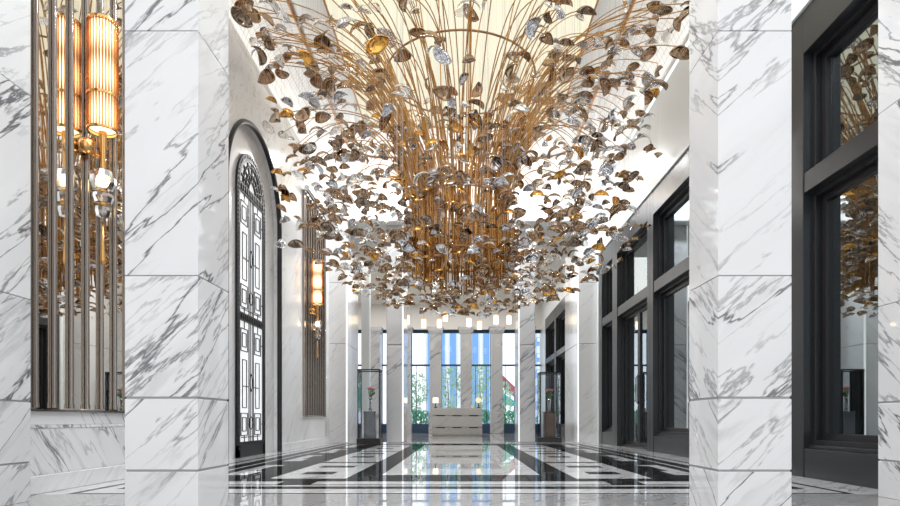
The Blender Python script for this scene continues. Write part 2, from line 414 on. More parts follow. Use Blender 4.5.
# arched ironwork door
def arch_door():
    root = thing('door_2', 'arched door of black geometric ironwork over pale glass on the left wall', 'door', (XL-.09, AC, 0), kind='structure')
    W, SP, D = .67, 4.34, .035
    def outline(w, extra): return [(-w, 0.0)]+[(-w*math.cos(PI*k/24), SP+(w)*math.sin(PI*k/24)) for k in range(25)]+[(w, 0.0)]
    a, b = outline(W, 0), outline(W-.12, 0)
    mb = MB(); n = len(a)
    vs = [(D, y, z) for y, z in a]+[(D, y, z) for y, z in b]+[(0, y, z) for y, z in a]+[(.015, y, z) for y, z in b]; fs = []
    for i in range(n-1): fs += [(i, n+i, n+i+1, i+1), (i, i+1, 2*n+i+1, 2*n+i), (n+i, 3*n+i, 3*n+i+1, n+i+1)]
    mb.add(vs, fs); mb.box(.0, D, -W, W, 0, .19); mb.build('frame', M['iron'], root)
    # beads along the frame
    mb = MB(); mid = outline(W-.05, 0); pts = []
    for (y0, z0), (y1, z1) in zip(mid[:-1], mid[1:]):
        m = max(1, int(math.dist((y0, z0), (y1, z1))/.07))
        pts += [(y0+(y1-y0)*k/m, z0+(z1-z0)*k/m) for k in range(m)]
    for y, z in pts:
        if z > .1: mb.bbox(D, D+.012, y-.018, y+.018, z-.018, z+.018, .006)
    mb.build('bead_strip', M['frame'], root)
    for z, h in ((2.20, .13), (4.26, .15), (.19, .06)):
        mb = MB(); mb.box(.01, D+.005, -W+.1, W-.1, z, z+h)
        for k in range(13): mb.bbox(D, D+.02, -.50+k*.083-.018, -.50+k*.083+.018, z+.025, z+h-.025, .004)
        mb.build('rail', M['iron'], root)
    def bar(mb, y0, z0, y1, z1, t=.013):
        if abs(y1-y0) < 1e-6: mb.box(.010, .022, y0-t/2, y0+t/2, min(z0, z1), max(z0, z1))
        else: mb.box(.010, .022, min(y0, y1), max(y0, y1), z0-t/2, z0+t/2)
    def sq(mb, cy, cz, w, h, t=.014):
        for s in (-1, 1): bar(mb, cy-w/2, cz+s*h/2, cy+w/2, cz+s*h/2, t); bar(mb, cy+s*w/2, cz-h/2, cy+s*w/2, cz+h/2, t)
    def panel(name, zb, zt):
        mb = MB()
        for s in (-1, 1):
            for y in (.045, .11): bar(mb, s*y, zb, s*y, zt)
            bar(mb, s*.22, zb+.55, s*.22, zt-.62); bar(mb, s*.40, zb+.55, s*.40, zt-.62); bar(mb, s*.22, zb+.55, s*.40, zb+.55); bar(mb, s*.22, zt-.62, s*.40, zt-.62)
            for z in (zb+.28, zt-.30):
                sq(mb, s*.32, z, .30, .36); sq(mb, s*.32, z, .17, .22)
                bar(mb, s*.11, z, s*.17, z); bar(mb, s*.47, z, s*.55, z)
            bar(mb, s*.32, zb, s*.32, zb+.10); bar(mb, s*.32, zt, s*.32, zt-.12)
            bar(mb, s*.11, zb+.9, s*.40, zb+.9, .014)
        bar(mb, -.45, zb+.07, .45, zb+.07)
        c = (zb+zt)/2
        mb.tube([(.018, .055*math.cos(2*PI*k/16), c+.14*math.sin(2*PI*k/16)) for k in range(17)], .010, 6, False)
        mb.tube([(.018, .10*math.cos(2*PI*k/16), zb+.30+.10*math.sin(2*PI*k/16)) for k in range(17)], .010, 6, False)
        mb.build(name, M['iron'], root)
    panel('lower_grille', .25, 2.20); panel('upper_grille', 2.33, 4.26)
    mb = MB()
    for k in range(1, 8):
        an = PI*k/8; r1 = W-.13
        mb.tube([(.026, -.16*math.cos(an), 4.41+.16*math.sin(an)), (.026, -r1*math.cos(an), SP+r1*math.sin(an))], .018, 4)
    for r in (.17, .29, .41): mb.tube([(.026, -r*math.cos(PI*k/16), 4.41+r*math.sin(PI*k/16)) for k in range(17)], .022, 5)
    mb.build('fanlight', M['iron'], root)
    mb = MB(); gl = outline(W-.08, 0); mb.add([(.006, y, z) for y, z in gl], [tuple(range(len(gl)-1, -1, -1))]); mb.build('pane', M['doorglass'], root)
arch_door()

# ------------------------------------------------------------------ lamp niches: mirror with smoke tubes, and a wall lamp on each
def tube_panel(yc, label):
    root = thing('mirror_panel', label, 'mirror panel', (XL, yc, 0))
    mb = MB(); mb.box(.0, .022, -.98, .98, .69, 5.62); mb.build('mirror', M['mirror'], root)
    mb = MB()
    for s in (-1, 1): mb.box(.0, .05, s*1.0-.02, s*1.0+.02, .69, 5.62)
    mb.box(0, .05, -1.0, 1.0, .67, .69); mb.build('edge_trim', M['tube'], root)
    mb = MB(); mb.tube([(.09, -1.02, 5.66), (.09, 1.02, 5.66)], .06, 12); mb.build('top_bar', M['chrome'], root)
    for k in range(9):
        t = MB(); y = -.88+k*.22
        # a cluster tube: polished tube with end collars
        t.tube([(.040, y, .70), (.040, y, 5.60)], .019, 12)
        o = t.build('tube', M['tube'], root)
        for z in (.70, 5.56):
            c = MB(); c.tube([(.042, y, z), (.042, y, z+.04)], .0215, 12); c.build('collar', M['tube'], o)
tube_panel(5.475, 'mirrored panel of smoke tubes in the near left wall niche')
tube_panel(14.08, 'mirrored panel of smoke tubes beyond the arched door')
def wall_lamp(yc, label):
    root = thing('wall_lamp', label, 'wall lamp', (XL+.19, yc, 3.72), kind='thing')
    c = MB(); c.lathe([(0, -.47), (.108, -.47), (.108, .47), (0, .47)], n=28); core = c.build('shade_core', M['core'], root)
    s = MB()
    for k in range(30):
        a = 2*PI*k/30; s.tube([(.121*math.cos(a), .121*math.sin(a), -.49), (.121*math.cos(a), .121*math.sin(a), .49)], .0078, 6)
    s.build('ribbed_shade', M['rib'], root)
    for z in (-.49, -.18, .49):
        r = MB(); r.lathe([(.112, -.010), (.130, -.010), (.130, .010), (.112, .010), (.112, -.010)], (0, 0, z), 28, smooth=False); r.build('ring', M['brass'], root)
    b = MB(); b.tube([(0, 0, -.50), (0, 0, -.86)], [.035, .022], 10); b.build('stem', M['brass'], root)
    a = MB(); a.tube([(-.165, 0, -.66), (-.10, -.02, -.70), (0, 0, -.74)], .016, 8); a.lathe([(0, -.07), (.06, -.05), (.07, 0), (.05, .05), (0, .07)], (-.10, -.08, -.66), 14); a.build('bracket', M['brass'], root)
    g = MB(); g.lathe([(.03, .10), (.08, .08), (.108, .02), (.108, -.03), (.08, -.09), (.03, -.11)], (0, 0, -.94), 14, smooth=False); gl = g.build('globe', M['clear'], root)
    u = MB(); u.lathe([(0, .06), (.04, .04), (.055, 0), (.04, -.04), (0, -.06)], (0, 0, -.94), 12); u.build('bulb', M['bulb'], gl)
    for z, r in ((-1.10, .085), (-1.22, .066)):
        e = MB(); e.lathe([(.03, .045), (r, .03), (r*1.05, 0), (r*.85, -.05), (.02, -.06)], (0, 0, z), 12, smooth=False); e.build('glass_bell', M['clear'], root)
        e = MB(); e.lathe([(.0, .012), (.05, .010), (.05, -.010), (0, -.012)], (0, 0, z+.06), 14); e.build('collar', M['brass'], root)
    d = MB(); d.lathe([(0, .0), (.010, 0), (.014, -.18), (.026, -.34), (.022, -.38), (0, -.39)], (0, 0, -1.32), 12); d.build('drop', M['brass'], root)
wall_lamp(5.46, 'tall ribbed amber wall lamp hanging in the near left niche')
wall_lamp(13.62, 'tall ribbed amber wall lamp in the far left niche beyond the arched door')

# ------------------------------------------------------------------ right wall with tall dark windows
mb = MB(); zt = ZS+.02; xb = XR+.42
for a, b in ((1.5, 4.70), (6.56, 8.80)): mb.box(XR, xb, a, b, 0, 4.89)
mb.box(XR-.06, xb, 15.605, 17.7, 0, 4.89)
mb.box(3.56, xb, 1.5, 17.7, 4.89, zt)
tag(mb.build('wall_right', M['white']), 'plain white right wall above and between the dark windows', 'wall', kind='structure')
def bay(root, y0, y1, wl, wr, door=False, seed=0, sill=.30):
    """one dark framed bay: posts, header, transom, sill, recessed glazing"""
    z0 = 0 if door else sill; xf, xg = XR-.03, XR+.24
    p = MB(); p.bbox(xf, xg, y0, y0+wl, 0, 4.89, .006); p.build('post', M['frame'], root)
    p = MB(); p.bbox(xf, xg, y1-wr, y1, 0, 4.89, .006); p.build('post', M['frame'], root)
    p = MB(); p.bbox(xf, xg, y0+wl, y1-wr, 4.44, 4.89, .006); p.build('header', M['frame'], root)
    p = MB(); p.bbox(xf+.01, xg, y0+wl, y1-wr, 2.98, 3.19, .006); p.build('transom', M['frame'], root)
    if not door:
        p = MB(); p.bbox(xf+.01, xg, y0+wl, y1-wr, 0, sill, .006); p.bbox(xf+.06, xg, y0+wl, y1-wr, sill, sill+.04, .006); p.build('sill', M['frame'], root)
    ya, yb = y0+wl, y1-wr
    for za, zb in ((z0 if door else sill+.04, 2.98), (3.19, 4.44)):
        s = MB(); t = .12
        for st, (dx, w) in enumerate(((.10, .05), (.17, t))):
            s.bbox(xf+dx, xf+dx+.07, ya, ya+w, za, zb, .005); s.bbox(xf+dx, xf+dx+.07, yb-w, yb, za, zb, .005)
            s.bbox(xf+dx, xf+dx+.07, ya+w, yb-w, za, za+w, .005); s.bbox(xf+dx, xf+dx+.07, ya+w, yb-w, zb-w, zb, .005)
        if door and zb < 3:
            m = (ya+yb)/2; s.bbox(xf+.17, xf+.24, m-.08, m+.08, za+t, zb-t, .005)
            h = MB()
            for sg in (-1, 1): h.tube([(xf+.17, m+sg*.06, .95), (xf+.13, m+sg*.06, 1.0), (xf+.13, m+sg*.06, 1.5), (xf+.17, m+sg*.06, 1.55)], .012, 8)
            h.build('handle', M['iron'], root)
        sash = s.build('leaf' if door and zb < 3 else 'sash', M['black'], root)
        g = MB(); g.box(xf+.20, xf+.21, ya+t-.01, yb-t+.01, za+t-.01, zb-t+.01); g.build('pane', M['pane'], sash)
w = thing('window_1', 'tall dark framed window behind the right foreground pillar', 'window', (0, 0, 0), kind='structure'); bay(w, 4.70, 6.56, .28, .26)
w = thing('window_2', 'tall dark framed window on the near side of the black doorway', 'window', (0, 0, 0), kind='structure'); bay(w, 8.80, 11.40, .35, .18)
w = thing('door_1', 'recessed black doorway between two tall dark windows', 'door', (0, 0, 0), kind='structure'); bay(w, 11.40, 13.99, .18, .18, True)
w = thing('window_3', 'narrow tall dark framed window on the far side of the black doorway', 'window', (0, 0, 0), kind='structure'); bay(w, 13.99, 15.60, .26, .30)
for i, (a, b) in enumerate(((17.7, 20.3), (20.3, 22.9), (22.9, 25.6))):
    w = thing('window_%d' % (i+4), 'dark framed window on the right wall of the far room, %s' % ['next to the right pier', 'middle of three', 'closest to the blue windows'][i], 'window', (0, 0, 0), kind='structure'); bay(w, a, b, .2, .2)
mb = MB(); mb.box(XR, xb, 25.6, YB+.6, 0, 5.8); mb.box(XR, xb, 17.7, 25.6, 4.89, 5.8)
tag(mb.build('wall_far_right', M['white']), 'white wall of the far room on the right', 'wall', kind='structure')
# the dim room behind these windows
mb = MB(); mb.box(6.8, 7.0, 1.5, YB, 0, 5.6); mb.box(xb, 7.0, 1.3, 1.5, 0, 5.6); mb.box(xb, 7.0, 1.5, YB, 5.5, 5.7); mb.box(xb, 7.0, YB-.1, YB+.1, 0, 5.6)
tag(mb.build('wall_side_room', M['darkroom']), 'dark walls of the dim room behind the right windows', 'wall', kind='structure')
mb = MB()
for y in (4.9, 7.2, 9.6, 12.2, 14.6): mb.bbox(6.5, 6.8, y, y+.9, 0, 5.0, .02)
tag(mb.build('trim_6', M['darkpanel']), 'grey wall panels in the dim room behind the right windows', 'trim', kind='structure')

# ------------------------------------------------------------------ pillars
def pillar(x0, x1, y0, y1, z1, label, name='marble_pillar', courses=(.29, .74, 1.49, 3.0, 4.5), mat='pillar', bev=.004, group=None, cat='pillar', edge=0):
    mb = MB(); zs = [0]+[c for c in courses if c < z1-.2]+[z1]
    for i, (a, b) in enumerate(zip(zs[:-1], zs[1:])):
        g = .006
        if i in (0, 1): g2 = .010
        else: g2 = .002
        mb.bbox(x0, x1, y0, y1, a+(.0 if i == 0 else g/2), b-(g2 if i < len(zs)-2 else 0), bev)
    o = mb.build(name, M[mat])
    c = MB(); c.box(x0+.008, x1-.008, y0+.008, y1-.008, .01, z1-.01); c.build('joint', M['groove'], o)
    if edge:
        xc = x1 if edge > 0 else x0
        e = MB(); e.box(xc-(.03 if edge > 0 else -.004), xc+(.004 if edge > 0 else .03), y0-.004, y0+.03, .02, z1-.02); e.build('lit_edge_glow', M['litedge'], o)  # glowing strip paints the sunlit corner, no lamp fitted there
    return tag(o, label, cat, group, 'thing')
pillar(-2.075, -1.622, 3.70, 4.19, 6.4, 'square veined white marble pillar beside the near lamp niche, left foreground')
pillar(1.585, 2.040, 3.70, 4.17, 6.4, 'square veined white marble pillar between the chandelier and the near dark window, right foreground')
pillar(XL+.002, -3.19, 3.2, 4.45, 6.4, 'veined marble pilaster at the left edge of the picture, on the left wall', 'marble_pilaster', cat='pilaster')
pillar(3.28, 3.555, 3.2, 4.72, 6.4, 'veined marble pilaster at the right edge of the picture, on the right wall', 'marble_pilaster', cat='pilaster')
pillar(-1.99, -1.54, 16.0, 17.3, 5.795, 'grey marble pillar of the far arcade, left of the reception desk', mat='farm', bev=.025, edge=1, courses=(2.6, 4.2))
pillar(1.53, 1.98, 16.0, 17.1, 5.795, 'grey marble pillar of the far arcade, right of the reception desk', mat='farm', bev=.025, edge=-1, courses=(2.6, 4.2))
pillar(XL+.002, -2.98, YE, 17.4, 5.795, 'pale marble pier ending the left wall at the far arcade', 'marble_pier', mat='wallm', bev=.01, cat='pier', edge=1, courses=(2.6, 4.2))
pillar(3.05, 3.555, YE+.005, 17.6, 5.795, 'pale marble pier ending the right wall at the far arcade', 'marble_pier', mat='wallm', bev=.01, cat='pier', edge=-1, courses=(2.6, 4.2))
mb = MB(); mb.bbox(XL-.1, XR+.1, YE, 16.25, 5.8, 6.40, .03); mb.box(XL-.1, XR+.1, YE+.12, 16.0, 6.3, 6.46)
tag(mb.build('wall_end_beam', M['wallm']), 'pale marble beam over the far arcade', 'beam', kind='structure')

# ------------------------------------------------------------------ far room
mb = MB(); mb.box(-9, xb, 16.25, YB+.8, 5.8, 6.0)
tag(mb.build('ceiling_far', M['farwhite']), 'pale ceiling of the far reception room', 'ceiling', kind='structure')
mb = MB(); mb.box(-9, xb, YB-.05, YB+.75, 4.72, 5.8); mb.bbox(-9, XR, YB-.07, YB, 4.66, 4.78, .01); mb.box(-9.0, -5.3, YB, YB+.5, 0, 4.72)
tag(mb.build('wall_back', M['farwhite']), 'pale wall above the far blue windows', 'wall', kind='structure')
mb = MB(); mb.box(-9.2, -9, 16.25, YB+.7, 0, 5.8); mb.box(-9, XL, 16.25, 16.5, 0, 5.8)
tag(mb.build('wall_far_left', M['farwhite']), 'white wall of the far room on the left', 'wall', kind='structure')
CX = [.23+1.35*i for i in range(-4, 3)]
names = ['far left by the end wall', 'behind the left display case', 'just left of the left arcade pillar', 'behind the left end of the desk', 'behind the middle of the desk', 'right of the desk', 'behind the right arcade pillar']
for x, nm in zip(CX, names):
    root = thing('marble_column', 'grey marble column between the far blue windows, ' + nm, 'column', (x, YB-.42, 0), 'columns between the far windows', 'thing')
    a = MB(); a.bbox(-.25, .25, -.25, .25, .95, 4.45, .02); a.build('shaft', M['farm'], root)
    a = MB(); a.bbox(-.30, .30, -.30, .30, 0, .93, .02); a.bbox(-.27, .27, -.27, .27, .9, .96, .01); a.build('base', M['farm'], root)
    a = MB(); a.bbox(-.28, .28, -.28, .28, 4.42, 4.50, .01); a.bbox(-.33, .33, -.3, .3, 4.49, 4.66, .03); a.bbox(-.36, .36, -.3, .3, 4.64, 4.70, .01); a.build('capital', M['farm'], root)
mb = MB(); mb.bbox(-3.33, -3.05, 20.0, 20.3, 0, 5.8, .02)
tag(mb.build('slim_pillar', M['white']), 'slim white pillar in the far room left of the display case', 'pillar', kind='thing')
wn = ['far left by the end wall', 'behind the left display case', 'just right of the left arcade pillar', 'above the left half of the reception desk', 'above the right half of the reception desk', 'left of the right arcade pillar']
for i in range(6):
    a, b = CX[i]+.2, CX[i+1]-.2
    root = thing('window_%d' % (7+i), 'tall blue window on the far wall, ' + wn[i], 'window', (0, 0, 0), 'tall windows on the far wall', 'structure')
    f = MB(); y = YB+.3
    f.box(a, b, y, y+.08, .0, .42); f.build('kick_panel', M['navy'], root)
    f = MB(); f.box(a, b, y, y+.08, 4.55, 4.72); f.box(a, b, y-.02, y+.06, 3.05, 3.13); f.box(a, a+.05, y, y+.08, .42, 4.55); f.box(b-.05, b, y, y+.08, .42, 4.55)
    f.box(a+.22, a+.245, y, y+.05, .42, 3.05); f.box(b-.245, b-.22, y, y+.05, .42, 3.05); f.build('frame', M['navy'], root)
    g = MB(); g.box(a+.05, b-.05, y+.03, y+.04, .42, 4.55); g.build('pane', M['clearpane'], root)
a, b = CX[-1]+.2, XR
root = thing('window_13', 'tall blue window on the far wall, right of the right arcade pillar', 'window', (0, 0, 0), 'tall windows on the far wall', 'structure'); y = YB+.3
f = MB(); f.box(a, b, y, y+.08, 0, .42); f.build('kick_panel', M['navy'], root)
f = MB(); f.box(a, b, y, y+.08, 4.55, 4.72); f.box(a, b, y-.02, y+.06, 3.05, 3.13); f.box(a, a+.05, y, y+.08, .42, 4.55); f.build('frame', M['navy'], root)
g = MB(); g.box(a+.05, b, y+.03, y+.04, .42, 4.55); g.build('pane', M['clearpane'], root)

# reception desk
root = thing('reception_desk', 'pale stone reception desk with two lines of dark slots in front of the windows', 'desk', (-.15, 22.5, 0))
mb = MB()
for z0, z1 in ((.04, .30), (.335, .745), (.78, 1.05)): mb.bbox(-.95, .95, 0, .62, z0, z1, .012)
mb.build('front_panel', M['deskw'], root)
mb = MB(); mb.box(-.93, .93, .03, .60, 0, 1.0); mb.build('core', M['deskw'], root)
for z in (.30, .745):
    for k in (-1, 0, 1):
        mb = MB(); mb.box(-.17+k*.62, .17+k*.62, -.004, .03, z, z+.035); mb.build('slot', M['iron'], root)
# desk lamps
def table_lamp(x, label, square):
    r = thing('table_lamp', label, 'lamp', (x, 22.85, 1.05))
    m_ = MB(); m_.lathe([(0, 0), (.07, 0), (.07, .03), (.02, .05), (.02, .20), (0, .20)], n=14); m_.build('base', M['iron'], r)
    m_ = MB()
    if square: m_.lathe([(.09, .20), (.105, .20), (.105, .40), (.09, .40), (.09, .20)], n=18); m_.lathe([(0, .21), (.09, .21)], n=18)
    else: m_.lathe([(0, .20), (.07, .22), (.115, .30), (.09, .38), (0, .42)], n=18)
    m_.build('lamp_shade', M['lampglow'] if square else M['lampglow2'], r)
table_lamp(-.97, 'table lamp with drum shade on the left end of the reception desk', True)
table_lamp(.66, 'table lamp with round shade on the right end of the reception desk', False)
r = thing('desk_sign', 'small white stand on the right half of the reception desk', 'stand', (.44, 22.75, 1.05))
m_ = MB(); m_.bbox(-.06, .06, -.03, .03, 0, .02, .004); m_.build('base', M['white'], r)
m_ = MB(); m_.bbox(-.055, .055, -.006, .006, .02, .13, .003); m_.build('plate', M['white'], r)

# pendant lamps over the reception
def make_pendant():
    r = thing('pendant_lamp', 'x', 'pendant lamp', (0, 0, 0), 'small pendant lamps over the reception')
    m_ = MB(); m_.lathe([(0, 0), (.085, 0), (.085, .30), (0, .30)], n=14); m_.build('shade', M['pendglow'], r)
    m_ = MB(); m_.lathe([(0, .30), (.05, .30), (.04, .36), (0, .36)], n=10); m_.build('cap', M['brass'], r)
    m_ = MB(); m_.tube([(0, 0, .36), (0, 0, 1.75)], .006, 5); m_.build('cord', M['brass'], r)
    return r
pp = make_pendant()
for i, px in enumerate((-2.0, -1.42, -.84, -.58, .30, .72, 1.30, 1.82)):
    o = pp if i == 0 else copy_tree(pp)
    z = 4.17+[.0, -.06, .02, .10, -.02, -.05, 0, .08][i]
    o.location = (px, 22.3+.5*(i % 3), z)
    for ch in o.children:
        if ch.name.startswith('cord'): ch.scale.z = (5.8-z)/1.75
    o['label'] = 'small glowing cylindrical pendant lamp below the glass petals, %s of eight from the left' % ['first', 'second', 'third', 'fourth', 'fifth', 'sixth', 'seventh', 'eighth'][i]

# ------------------------------------------------------------------ display cases with plinth, vase, flowers
def case(x, y, side, plm, pair):
    W = .27; H = 1.86
    r = thing('display_case', 'tall glass display case with thin black frame by the %s arcade pillar' % side, 'display case', (x, y, 0), 'display cases by the arcade')
    m_ = MB(); m_.bbox(-W-.03, W+.03, -W-.03, W+.03, 0, .13, .008); m_.build('base', M['slab'], r)
    for sx in (-1, 1):
        for sy in (-1, 1):
            m_ = MB(); m_.box(sx*W-.010, sx*W+.010, sy*W-.010, sy*W+.010, .13, H); m_.build('post', M['iron'], r)
    m_ = MB()
    for s in (-1, 1):
        m_.box(-W-.014, W+.014, s*W-.014, s*W+.014, H, H+.03); m_.box(s*W-.014, s*W+.014, -W, W, H, H+.03)
    m_.build('top_frame', M['iron'], r)
    for s in (-1, 1):
        m_ = MB(); m_.box(-W+.014, W-.014, s*W-.004, s*W+.004, .13, H); m_.build('pane', M['casepane'], r)
        m_ = MB(); m_.box(s*W-.004, s*W+.004, -W+.014, W-.014, .13, H); m_.build('pane', M['casepane'], r)
    p = MB(); p.bbox(-.14, .14, -.14, .14, 0, .66, .006); p.bbox(-.15, .15, -.15, .15, .66, .69, .004)
    o = p.build('plinth', plm, None, (x, y, .131))
    tag(o, '%s plinth inside the %s glass display case' % (('square dark grey' if side == 'left' else 'square brown wooden'), side), 'plinth', 'plinths in the display cases')
    v = thing('vase', 'slim clear glass vase on the %s plinth' % ('grey' if side == 'left' else 'brown'), 'vase', (x, y, .82), 'vases in the display cases')
    m_ = MB(); m_.lathe([(0, 0), (.05, 0), (.045, .02), (.035, .15), (.05, .36), (.052, .36), (.04, .15), (.04, .03), (0, .03)], n=16); m_.build('vessel', M['clear'], v)
    b = thing('bouquet', 'bunch of coral pink flowers in the vase of the %s display case' % side, 'flowers', (x, y, .85), 'bouquets in the display cases')
    m_ = MB(); rr = random.Random(len(side)); heads = []
    for k in range(9):
        a = 2*PI*k/9*2.4; q = .10*math.sqrt(rr.random()*.9+.1); h = .52+.05*rr.random()+.05*(1-q/.1)
        hd = (q*math.cos(a), q*math.sin(a), h); heads.append(hd)
        m_.tube([(hd[0]*.15, hd[1]*.15, .01), (hd[0]*.3, hd[1]*.3, .3), hd], .008, 5)
        m_.add([(hd[0]*.5, hd[1]*.5, .36), (hd[0]*1.2+.02, hd[1]*1.2, .42), (hd[0]*1.4, hd[1]*1.4+.02, .48), (hd[0]*.7, hd[1]*.7, .43)], [(0, 1, 2, 3)])
    m_.build('stems', M['green'], b)
    for hd in heads:
        f = MB()
        for k in range(3):
            f.lathe([(0, -.02), (.018+.012*k, -.008+.006*k), (.026+.010*k, .012), (.02+.012*k, .022-.004*k)], hd, 9)
        f.build('flower', M['pink'], b)
case(-2.34, 15.45, 'left', M['plinthg'], 0)
case(2.40, 16.35, 'right', M['plinthb'], 0)

# ------------------------------------------------------------------ outside the far windows
mb = MB(); mb.box(-80, 80, 28.2, 140, -.4, -.1); tag(mb.build('ground_outside', M['pave']), 'pale paving outside the far windows', 'ground', kind='structure')
mb = MB(); mb.box(-14, 14, 30, 37, -.1, .05); tag(mb.build('lawn', M['grassm']), 'strip of lawn outside the far windows', 'lawn', kind='structure')
def tower(x0, x1, y0, y1, h, m, fins, label):
    r = thing('tower_block', label, 'building', ((x0+x1)/2, y0, 0)); w = (x1-x0)/2
    b = MB(); b.box(-w, w, 0, y1-y0, -.1, h); b.build('facade', m, r)
    b = MB()
    if fins == 'v':
        k = -w
        while k <= w: b.box(k-.12, k+.12, -.45, 0, 3, h); k += 1.15
    else:
        z = 2.0
        while z < h: b.box(-w, w, -.4, 0, z, z+.35); z += 1.6
    b.build('sun_fins' if fins == 'v' else 'floor_bands', M['white'], r)
    b = MB(); b.box(-w-.2, w+.2, -.6, y1-y0+.2, h, h+.8); b.build('roof', M['white'], r)
tower(-3.7, 4.0, 62, 78, 42, M['tower'], 'v', 'blue office tower with white vertical fins beyond the middle windows')
tower(7.6, 17, 60, 75, 38, M['tower2'], 'h', 'blue office tower with pale horizontal bands beyond the right pillar')
def tree(x, y, h, w, m, label, seed, trunk=True):
    rr = random.Random(seed); r = thing('tree', label, 'tree', (x, y, -.1), 'trees outside the far windows')
    if trunk: t = MB(); t.tube([(0, 0, 0), (.05, 0, h*.5), (0, 0, h*.85)], [.07, .05, .02], 7); t.build('trunk', M['bark'], r)
    c = MB()
    for k in range(520):
        a = rr.random()*2*PI; u = rr.random()**.5; z = rr.random()
        q = w*u*math.sin(PI*min(1, .12+.88*(1-z)))**.6
        p = Vector((q*math.cos(a), q*math.sin(a), h*((.28 if trunk else .06)+.75*z)))
        s = .05+.10*rr.random(); e = Euler((rr.random()*6, rr.random()*6, rr.random()*6)).to_matrix()
        c.add([p+e@Vector(v)*s for v in ((-1, 0, 0), (0, -.5, .1), (1, 0, 0), (0, .5, .1))], [(0, 1, 2, 3)])
    c.build('crown', m, r)
for i, (x, y, h, w) in enumerate(((-2.95, 39, 3.6, .9), (-.85, 38, 3.9, 1.05), (1.2, 39, 4.2, .95), (3.0, 43, 3.3, .8), (-6.9, 42, 3.4, 1.0))):
    tree(x, y, h, w, M['leafy'], ['green tree seen through the window left of the desk', 'green tree seen through the window above the desk, left half', 'green tree seen through the window above the desk, right half', 'smaller green tree right of the desk, outside', 'green tree outside, behind the left display case'][i], i)
for i, (x, y) in enumerate(((-2.4, 33.5), (1.6, 33), (3.0, 34.5), (5.0, 33))):
    tree(x, y, 1.5, .9, M['leafy2'], ['low dark green bush outside, left of the desk', 'low dark green bush outside, behind the right end of the desk', 'low dark green bush outside, left of the right arcade pillar', 'low dark green bush outside, right of the right arcade pillar'][i], 20+i, False)
r = thing('awning', 'teal and maroon slanted canopy outside, left of the right arcade pillar', 'awning', (3.35, 47, 0))
b = MB(); b.add([(-.9, 0, 4.0), (1.2, 0, 2.2), (1.2, 0, 2.9), (-.6, 0, 4.6), (-.9, 1.2, 4.0), (1.2, 1.2, 2.2), (1.2, 1.2, 2.9), (-.6, 1.2, 4.6)], [(0, 1, 2, 3), (7, 6, 5, 4), (0, 4, 5, 1), (3, 2, 6, 7), (0, 3, 7, 4), (1, 5, 6, 2)]); b.build('maroon_roof', M['redc'], r)
b = MB(); b.add([(-.9, -.3, 3.3), (.9, -.3, 2.0), (.9, -.3, 1.7), (-.9, -.3, 1.9), (-.9, 1, 3.3), (.9, 1, 2.0), (.9, 1, 1.7), (-.9, 1, 1.9)], [(0, 3, 2, 1), (4, 5, 6, 7), (0, 1, 5, 4), (2, 3, 7, 6), (0, 4, 7, 3), (1, 2, 6, 5)]); b.build('teal_canopy', M['teal'], r)
b = MB(); b.box(-.85, -.78, 0, .08, -.1, 4.1); b.box(.8, .87, 0, .08, -.1, 2.5); b.build('post', M['navy'], r)

# ------------------------------------------------------------------ the chandelier
CH = Vector((0.0, 10.1, 0.0))
chand = thing('chandelier', 'huge golden tree-like chandelier of curving rods and glass petals in the middle of the hall', 'chandelier', CH)
rc = random.Random(5)
rods = []      # list of point lists, relative to CH
NR = 257
for i in range(NR):
    a = 2*PI*(i*0.381966) + rc.uniform(-.05, .05)
    r0 = rc.uniform(.64, .82) if i % 6 else rc.uniform(.3, .6)
    zb = rc.uniform(2.95, 3.25) - (.12 if math.cos(a) > .3 else 0)
    kind = i % 5
    if kind in (0, 1): R = rc.uniform(1.2, 2.9); zp = rc.uniform(6.5, 7.05); ze = zp-rc.uniform(0, .1); h = .15
    elif kind in (2, 3): R = rc.uniform(2.3, 3.35); zp = rc.uniform(6.2, 6.95); ze = zp-rc.uniform(.25, .8); h = .62
    else: R = rc.uniform(1.6, 2.9); zp = rc.uniform(5.3, 6.2); ze = zp-rc.uniform(.3, .9); h = .6
    if i >= 225:   # long arcs sweeping out towards the side walls on the near side
        a = rc.choice((-1, 1))*rc.uniform(1.75, 2.35); R = rc.uniform(2.9, 3.45); zp = rc.uniform(6.3, 6.95); ze = zp-rc.uniform(.2, .75); h = .62
    zw = rc.uniform(3.9, 4.4)
    tw = rc.uniform(-.22, .22)
    pts2 = [(r0*1.03, zb), (r0, (zb+zw)/2), (r0*.98, zw)]
    c0, c1, c2, c3 = (r0*.98, zw), (r0*1.08+.14, zw+(zp-zw)*.45), (r0+(R-r0)*(.42 if h > .5 else .50), zp+h*(.45 if h > .5 else .2)), (R, ze)
    for k in range(1, 19):
        t = k/18; b = [(1-t)**3, 3*t*(1-t)**2, 3*t*t*(1-t), t**3]
        pts2.append(tuple(sum(b[j]*(c0, c1, c2, c3)[j][d] for j in range(4)) for d in (0, 1)))
    P = []
    for j, (r_, z_) in enumerate(pts2):
        an = a+tw*max(0, j-2)/18
        P.append(Vector((r_*math.sin(an), r_*math.cos(an), min(z_, 7.12))))
    if abs(math.sin(a)) < .85 or i >= 225:
        xm = rc.uniform(2.6, 3.2)
        for q in P[3:]:
            k = 1+.17*max(0, (math.hypot(q.x, q.y)-1.0)/2.3); q.x = max(-xm, min(xm, q.x*k)); q.y *= k
    rods.append(P)
key = lambda P: min(CH.y+p.y for p in P[8:])
rods.sort(key=key)
rest = MB()
